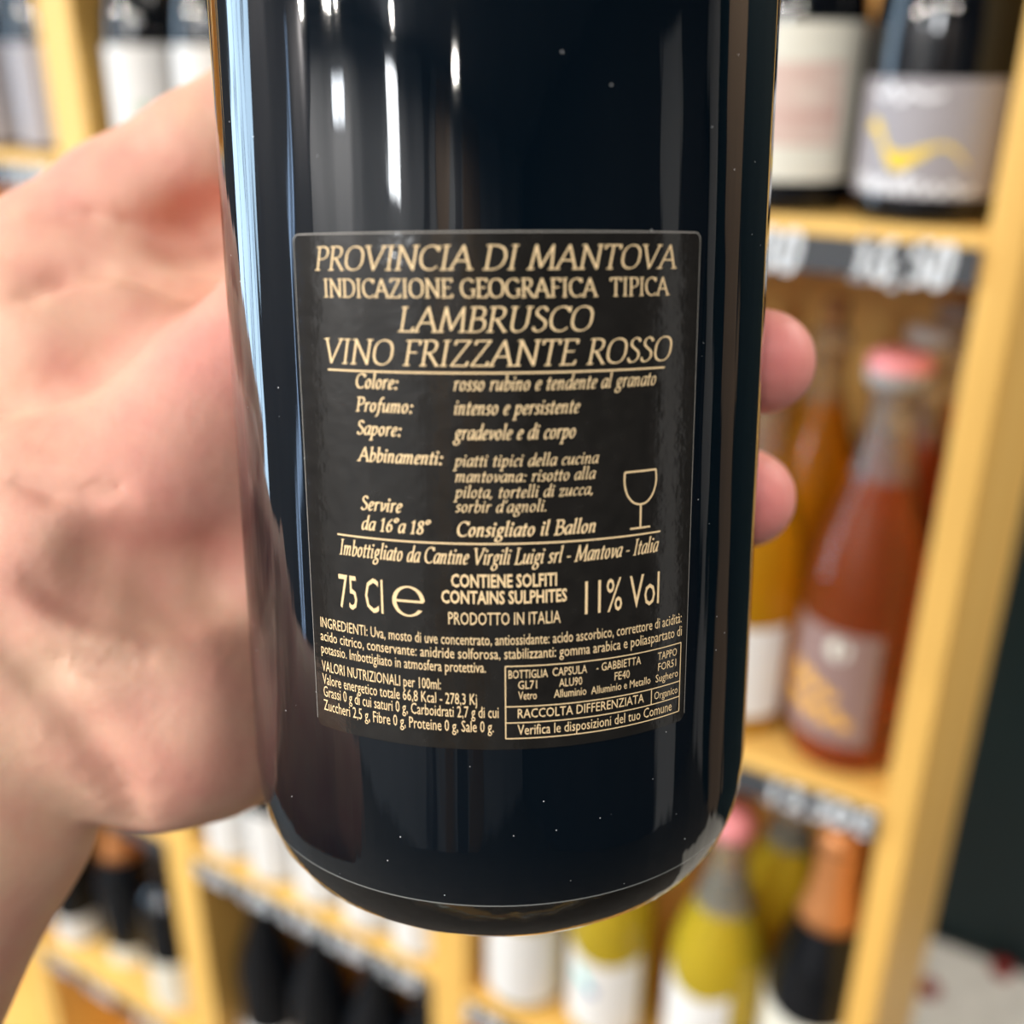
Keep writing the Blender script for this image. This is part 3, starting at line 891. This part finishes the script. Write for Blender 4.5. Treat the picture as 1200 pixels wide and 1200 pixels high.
# (text, style, left, right, baseline, letter height) in mm on the label
# I italic capitals, R roman capitals, L light italic, B bold italic, S sans, SB bold sans
LINES = {
 'title_lettering': [
    ('PROVINCIA DI MANTOVA', 'I', -25.82, 25.67, 42.35, 2.95),
    ('INDICAZIONE GEOGRAFICA  TIPICA', 'R', -24.44, 24.13, 38.85, 2.28),
    ('LAMBRUSCO', 'I', -13.27, 12.92, 34.48, 3.09),
    ('VINO FRIZZANTE ROSSO', 'I', -25.04, 25.25, 30.10, 3.20)],
 'description_lettering': [
    ('Colore:', 'B', -19.89, -13.41, 26.90, 1.88),
    ('rosso rubino e tendente al granato', 'L', -5.94, 22.54, 26.87, 1.90),
    ('Profumo:', 'B', -19.92, -11.40, 23.77, 1.84),
    ('intenso e persistente', 'L', -5.94, 10.99, 23.70, 1.92),
    ('Sapore:', 'B', -19.93, -13.13, 20.60, 1.86),
    ('gradevole e di corpo', 'L', -5.94, 10.48, 20.38, 1.97),
    ('Abbinamenti:', 'B', -19.82, -7.45, 16.94, 1.88),
    ('piatti tipici della cucina', 'L', -5.94, 13.78, 16.76, 1.62),
    ('mantovana: risotto alla', 'L', -5.94, 13.35, 14.64, 1.62),
    ('pilota, tortelli di zucca,', 'L', -5.94, 13.16, 12.49, 1.62),
    ("sorbir d'agnoli.", 'L', -5.94, 6.67, 10.49, 1.62),
    ('Consigliato il Ballon', 'B', -5.87, 13.59, 7.14, 1.98),
    ('Servire', 'B', -19.75, -13.39, 10.08, 1.92),
    ('da 16\u00b0a 18\u00b0', 'B', -19.83, -9.50, 7.25, 1.94)],
 'bottler_lettering': [
    ('Imbottigliato da Cantine Virgili Luigi srl - Mantova - Italia', 'L', -23.75, 23.61, 3.20, 2.20)],
 'volume_lettering': [
    ('75 Cl', 'S', -24.10, -16.74, -4.75, 5.3)],
 'alcohol_lettering': [
    ('11% Vol', 'S', 11.99, 24.00, -4.61, 5.1)],
 'sulphite_lettering': [
    ('CONTIENE SOLFITI', 'SB', -6.69, 7.91, -0.06, 1.90),
    ('CONTAINS SULPHITES', 'SB', -8.10, 9.36, -2.42, 1.90),
    ('PRODOTTO IN ITALIA', 'S', -7.17, 8.46, -5.50, 1.90)],
 'ingredient_lettering': [
    ('INGREDIENTI: Uva, mosto di uve concentrato, antiossidante: acido ascorbico, correttore di acidit\u00e0:', 'S', -28.00, 28.59, -8.44, 1.66),
    ('acido citrico, conservante: anidride solforosa, stabilizzanti: gomma arabica e poliaspartato di', 'S', -28.10, 28.72, -10.50, 1.66),
    ('potassio. Imbottigliato in atmosfera protettiva.', 'S', -28.09, -2.04, -12.50, 1.66)],
 'nutrition_lettering': [
    ('VALORI NUTRIZIONALI per 100ml:', 'S', -28.13, -8.46, -15.27, 1.72),
    ('Valore energetico totale 66,8 Kcal - 278,3 Kj', 'S', -28.14, -3.34, -17.34, 1.76),
    ('Grassi 0 g di cui saturi 0 g, Carboidrati 2,7 g di cui', 'S', -28.05, -0.31, -19.30, 1.78),
    ('Zuccheri 2,5 g, Fibre 0 g, Proteine 0 g, Sale 0 g.', 'S', -28.14, -1.02, -21.49, 1.80)],
 'recycling_lettering': [
    ('BOTTIGLIA', 'S', 1.13, 6.67, -13.42, 1.30), ('GL71', 'S', 2.47, 5.12, -15.02, 1.30), ('Vetro', 'S', 2.49, 5.09, -16.62, 1.30),
    ('CAPSULA', 'S', 7.35, 12.41, -13.35, 1.30), ('ALU90', 'S', 8.30, 11.69, -15.04, 1.30), ('Alluminio', 'S', 7.56, 12.34, -16.63, 1.30),
    ('- GABBIETTA', 'S', 13.84, 21.06, -13.34, 1.30), ('FE40', 'S', 16.71, 19.18, -15.10, 1.30), ('Alluminio e Metallo', 'S', 13.07, 22.85, -16.70, 1.25),
    ('TAPPO', 'S', 24.12, 27.82, -13.40, 1.25), ('FOR51', 'S', 24.21, 27.74, -15.06, 1.25), ('Sughero', 'S', 23.82, 28.20, -16.80, 1.25),
    ('Organico', 'S', 23.64, 28.20, -19.45, 1.25),
    ('RACCOLTA DIFFERENZIATA', 'S', 2.40, 21.74, -19.39, 1.45), ('Verifica le disposizioni del tuo Comune', 'S', 2.36, 27.10, -21.95, 1.62)],
}
for part, rows in LINES.items():
    ink = Ink()
    for text, st, x0, x1, y, h in rows:
        if st == 'I': serif_line(ink, text, x0, x1 - 0.5, y, h, 0.20, 0.108, 0.045, 0.35)
        elif st == 'R': serif_line(ink, text, x0, x1, y, h, 0.0, 0.12, 0.055, 0.30)
        elif st == 'L': serif_line(ink, text, x0, x1 - 0.2, y, h, 0.20, 0.12, 0.06, 0.50, 0.05)
        elif st == 'B': serif_line(ink, text, x0, x1 - 0.2, y, h, 0.20, 0.165, 0.075, 0.50, 0.05)
        elif st == 'S': sans_line(ink, text, x0, x1, y, h)
        else: sans_line(ink, text, x0, x1, y, h, 0.022)
    ink.build(part, M['gold'], lab, on_label)
ink = Ink()                                   # pale cut edge of the label paper
cor = [(-29.6, 46.0), (-29.6, -23.1)], [(29.85, 46.0), (29.85, -23.1)]
for (xa, ya), (xb, yb) in cor:
    ink.stroke([(xa, ya + (yb - ya) * k / 6) for k in range(7)], 0.10)
ink.line(-28.6, 47.0, 28.85, 47.0, 0.16)
for x, sg in ((-28.6, -1), (28.85, 1)):
    ink.stroke([(x + sg * math.sin(a), 46.0 + math.cos(a)) for a in np.linspace(0, math.pi / 2, 7)], 0.13)
ink.build('cut_edge', M['edge'], lab, on_label)
ink = Ink()
ink.line(-24.31, 29.15, 23.86, 29.15, 0.24)
ink.build('rule_line', M['gold'], lab, on_label)
ink = Ink()
ink.line(-23.94, 6.07, 23.92, 6.07, 0.24)
ink.build('rule_line', M['gold'], lab, on_label)
ink = Ink()                                   # the stemmed glass drawn beside the text
ink.line(17.75, 15.10, 22.85, 15.10, 0.26)
ink.stroke(smooth_curve([(17.75, 15.1), (17.72, 13.6), (18.2, 11.9), (19.2, 10.75), (20.35, 10.4), (21.5, 10.7), (22.45, 11.8), (22.92, 13.4), (22.85, 15.1)], 6), 0.26)
ink.line(20.42, 10.4, 20.42, 7.1, 0.30)
ink.line(18.75, 7.02, 22.1, 7.02, 0.26)
ink.build('wine_glass_drawing', M['gold'], lab, on_label)
ink = Ink()                                   # estimated-quantity sign
cx, cy, rx, ry = -12.9, -2.55, 2.1, 2.1
arc = [(cx + rx * math.cos(a), cy + ry * math.sin(a)) for a in np.linspace(0.02, 2 * math.pi - 0.62, 40)]
ink.stroke(arc, 0.62, 0.26, 0.0)
ink.line(cx - rx * .96, cy + 0.02, cx + rx * 1.06, cy + 0.02, 0.34)
ink.build('estimated_sign', M['gold'], lab, on_label)
ink = Ink()
for seg in ((0.68, -11.6, 28.64, -11.6), (0.68, -22.5, 28.64, -22.5), (0.68, -17.65, 28.64, -17.65), (0.68, -20.1, 28.64, -20.1)):
    ink.line(*seg, 0.16)
for x, ya, yb in ((0.68, -11.6, -22.5), (28.64, -11.6, -22.5), (23.1, -17.65, -20.1)):
    ink.line(x, ya, x, yb, 0.16)
ink.build('table_frame', M['gold'], lab, on_label)

# ================================================================== the hand
# bottle frame, mm: x right, y away from the viewer, z up the bottle; each limb is a chain of (x, y, z, radius)
#HAND_BEGIN
HAND = {'bounds': ((-200, -120, -240), (75, 95, 110)),
 'solid': [('chain', [(-104.5, 8.7, -34.8, 22), (-42.4, 43.9, 34, 14)], 0.1),
           ('chain', [(-104.5, 8.7, -34.8, 22), (-45.3, 40.8, 12, 14)], 8.0),
           ('chain', [(-104.5, 8.7, -34.8, 22), (-48.7, 36.7, -9, 13.5)], 8.0),
           ('chain', [(-104.5, 8.7, -34.8, 22), (-52.8, 30.5, -27, 12.5)], 8.0),
           ('chain', [(-91.6, 20.9, -4.1, 18), (-79.4, 28.9, -4.3, 18), (-66.0, 40.7, -1.5, 17)], 8.0),
           ('chain',
            [(-95.6, 45.6, 22.0, 19), (-81.2, 52.7, 26.8, 17), (-70.0, 65.1, 36.5, 14), (-57.4, 67.1, 41.2, 12.5), (-46.0, 69.9, 45.0, 12.5)],
            8.0),
           ('chain',
            [(-91.2, 10.7, -25.3, 21),
             (-79.4, 11.1, -36.1, 21.5),
             (-66.8, 14.1, -44.5, 22),
             (-60.0, 19.6, -47.0, 20.5),
             (-53.3, 28.2, -49.4, 18.5),
             (-46.1, 37.7, -52.6, 15)],
            7.0),
           ('chain',
            [(-117.5, 36.5, -0.2, 22),
             (-109.3, 57.1, 26.7, 23.5),
             (-99.4, 63.9, 38.6, 21.5),
             (-84.5, 69.2, 53.2, 18),
             (-66.2, 70.1, 66.6, 15),
             (-55.5, 71.7, 74.1, 13.5),
             (-40.9, 73.6, 82.7, 12),
             (-29.4, 76.9, 88.7, 10.5)],
            7.0),
           ('chain', [(-101.4, 20.1, -34.1, 21), (-111.4, 6.9, -60.0, 30.5), (-126.5, -13.3, -81.1, 35), (-142.1, -53.5, -104.3, 38)], 7.0),
           ('chain', [(51.7, 24.1, 24, 10.5), (35.7, 42.5, 26, 10), (9.8, 55.6, 29, 11), (-19.8, 54.5, 33, 12), (-42.4, 43.9, 34, 14)], 3.0),
           ('chain', [(49.9, 25.4, -3.5, 10.3), (35.7, 42.5, -1, 10), (7.9, 56.0, 4, 11), (-21.7, 53.8, 10, 12), (-45.3, 40.8, 12, 14)], 2.0),
           ('chain',
            [(35.4, 42.1, -24, 9.6), (18.8, 51.7, -21, 9.6), (-4.9, 55.8, -16, 10.5), (-27.2, 51.2, -11, 11.5), (-48.7, 36.7, -9, 13.5)],
            2.0),
           ('chain',
            [(11.1, 52.3, -44, 8), (-4.7, 53.3, -41, 8.2), (-23.5, 50.3, -34, 9.5), (-38.8, 43.1, -30, 10.5), (-52.8, 30.5, -27, 12.5)],
            2.0)],
 'groove': [([(-87.7, -9.0, -17.5, 2.4), (-79.6, -9.8, -26.7, 2.4), (-73.0, -10.2, -36.7, 2.4), (-68.9, -8.0, -48.9, 2.4), (-68.8, -3.9, -58.0, 2.4)],
             3.0),
            ([(-94.7, 34.8, 37.5, 1.9), (-89.9, 40.7, 40.8, 1.9), (-83.8, 43.5, 42.3, 1.9), (-73.9, 45.1, 40.8, 1.9), (-65.6, 47.4, 35.8, 1.9)], 2.0),
            ([(-95.0, 47.7, 52.9, 1.3), (-86.7, 49.4, 53.8, 1.3), (-78.7, 51.9, 51.8, 1.3), (-73.2, 54.0, 50.4, 1.3)], 1.5),
            ([(-87.2, 5.5, 5.0, 1.3), (-81.2, 5.6, 3.4, 1.3), (-75.4, 6.3, 2.7, 1.3), (-69.9, 8.5, 3.5, 1.3)], 1.5),
            ([(-82.0, -3.4, -10.8, 2.0),
              (-76.6, -2.8, -14.5, 2.0),
              (-72.9, -1.4, -17.1, 2.0),
              (-65.2, 2.3, -20.6, 2.0),
              (-59.8, 7.6, -21.5, 2.0),
              (-55.6, 13.5, -20.6, 2.0)],
             2.5),
            ([(-67.1, 56.3, 49.5, 6.0), (-64.0, 57.4, 50.1, 6.0), (-61.1, 58.0, 50.5, 6.0)], 8.0),
            ([(-71.0, 4.0, -9.1, 6.0), (-63.5, 8.5, -13.8, 6.0), (-55.5, 14.3, -14.8, 6.0)], 9.0),
            ([(-78.7, -7.5, -23.7, 1.0), (-71.8, -6.6, -26.0, 1.0), (-64.3, -2.3, -26.7, 1.0)], 1.5)],
 'flush_backlit': [(51.0, 13.9, 26.4, 16, 1.0),
           (49.5, 15.4, -2.4, 16, 1.0),
           (-57.3, 23.2, 27.2, 24, 0.5),
           (-59.4, 13.1, 4.0, 26, 0.4),
           (-83.4, 51.6, 59.1, 18, 0.25),
           (-54.0, -4.0, -40.2, 20, 0.25)]}
#HAND_END


def sdf_chain(Pn, pts):
    d = None
    for (a, b) in zip(pts, pts[1:]):
        A, B = np.array(a[:3]), np.array(b[:3])
        ab = B - A
        t = np.clip(((Pn - A) @ ab) / (ab @ ab), 0, 1)
        q = np.linalg.norm(Pn - A - t[..., None] * ab, axis=-1) - (a[3] + (b[3] - a[3]) * t)
        d = q if d is None else smin(d, q, 3.0)
    return d


def smin(a, b, k):
    h = np.clip(0.5 + 0.5 * (b - a) / k, 0, 1)
    return b + (a - b) * h - k * h * (1 - h)


def sdf_ell(Pn, c, r, rot=None):
    q = Pn - np.array(c)
    if rot is not None: q = q @ np.array(Matrix.Rotation(rot[1], 3, rot[0]))
    r = np.array(r)
    k0 = np.linalg.norm(q / r, axis=-1)
    k1 = np.linalg.norm(q / (r * r), axis=-1)
    return k0 * (k0 - 1) / np.maximum(k1, 1e-9)


def hand_field(Pn):
    d = None
    for kind, arg, k in HAND['solid']:
        q = sdf_chain(Pn, arg) if kind == 'chain' else sdf_ell(Pn, *arg)
        d = q if d is None else smin(d, q, k)
    for pts, k in HAND['groove']:
        q = -sdf_chain(Pn, pts)
        d = -smin(-d, -q, k)
    rb = np.hypot(Pn[..., 0], Pn[..., 1])
    cyl = 44.5 + 0.25 - rb                       # flesh flattens against the glass
    d = -smin(-d, -cyl, 1.5)
    return d


def surface_nets(field, lo, n, h):
    """quad mesh of the zero level of field sampled on an n grid of pitch h from lo"""
    ax = [lo[i] + h * np.arange(n[i]) for i in range(3)]
    D = np.empty(n)
    Y, Z = np.meshgrid(ax[1], ax[2], indexing='ij')
    for i, x in enumerate(ax[0]):
        D[i] = field(np.stack([np.full_like(Y, x), Y, Z], -1))
    neg = D < 0
    cnt = np.zeros([k - 1 for k in n], int)
    acc = np.zeros([k - 1 for k in n] + [3]); num = np.zeros([k - 1 for k in n])
    for dx in (0, 1):
        for dy in (0, 1):
            for dz in (0, 1):
                cnt += neg[dx:n[0] - 1 + dx, dy:n[1] - 1 + dy, dz:n[2] - 1 + dz]
    act = (cnt > 0) & (cnt < 8)
    sl = lambda c, d: tuple(slice(c[i], n[i] - 1 + c[i]) for i in range(3))
    for axis in range(3):
        for p in (0, 1):
            for q in (0, 1):
                c0 = [0, 0, 0]; o = [a for a in range(3) if a != axis]
                c0[o[0]] = p; c0[o[1]] = q
                c1 = list(c0); c1[axis] = 1
                a, b = D[sl(c0, 0)], D[sl(c1, 0)]
                cr = (a < 0) != (b < 0)
                t = np.where(cr, a / np.where(cr, a - b, 1), 0)
                pos = np.zeros(acc.shape)
                for j in range(3): pos[..., j] = c0[j]
                pos[..., axis] = t
                acc += np.where(cr[..., None], pos, 0); num += cr
    idx = -np.ones(cnt.shape, int)
    w = np.argwhere(act)
    idx[act] = np.arange(len(w))
    V = (w + acc[act] / num[act][:, None]) * h + np.array(lo)
    F = []
    for axis in range(3):
        o = [a for a in range(3) if a != axis]
        a = neg
        s0 = [slice(None)] * 3; s1 = [slice(None)] * 3
        s0[axis] = slice(0, n[axis] - 1); s1[axis] = slice(1, n[axis])
        cr = np.argwhere(a[tuple(s0)] != a[tuple(s1)])
        for c in cr:
            if c[o[0]] < 1 or c[o[1]] < 1 or c[o[0]] > n[o[0]] - 2 or c[o[1]] > n[o[1]] - 2: continue
            quad = []
            for p, q in ((-1, -1), (0, -1), (0, 0), (-1, 0)):
                k = c.copy(); k[o[0]] += p; k[o[1]] += q
                quad.append(idx[tuple(k)])
            if min(quad) < 0: continue
            flip = a[tuple(c)] ^ (axis == 1)
            F.append(tuple(quad if flip else quad[::-1]))
    return V, F


if HAND:
    PITCH = 1.6
    lo, hi = HAND['bounds']
    n = [int((hi[i] - lo[i]) / PITCH) + 1 for i in range(3)]
    V, F = surface_nets(hand_field, lo, n, PITCH)
    me = bpy.data.meshes.new('hand')
    me.from_pydata([tuple(v * 0.001) for v in V], [], F)
    me.update()
    fl = np.zeros(len(V))
    for (x, y, z, r, amt) in HAND['flush_backlit']:
        d2 = ((V - np.array((x, y, z))) ** 2).sum(1)
        fl = np.maximum(fl, amt * np.exp(-d2 / (r * r)))
    at = me.attributes.new('flush_backlit', 'FLOAT', 'POINT')
    at.data.foreach_set('value', fl.astype(np.float32))
    bm = bmesh.new(); bm.from_mesh(me)
    bmesh.ops.recalc_face_normals(bm, faces=bm.faces[:])
    for _ in range(5):
        bmesh.ops.smooth_vert(bm, verts=bm.verts[:], factor=0.5, use_axis_x=True, use_axis_y=True, use_axis_z=True)
    for f in bm.faces: f.smooth = True
    bm.to_mesh(me); bm.free()
    hand = link('hand', me, M['skin'])
    hand.matrix_world = HB
    tag(hand, 'bare left hand and forearm of a person gripping the black bottle', 'hand')
    ss = hand.modifiers.new('smooth', 'SUBSURF'); ss.levels = 1; ss.render_levels = 1
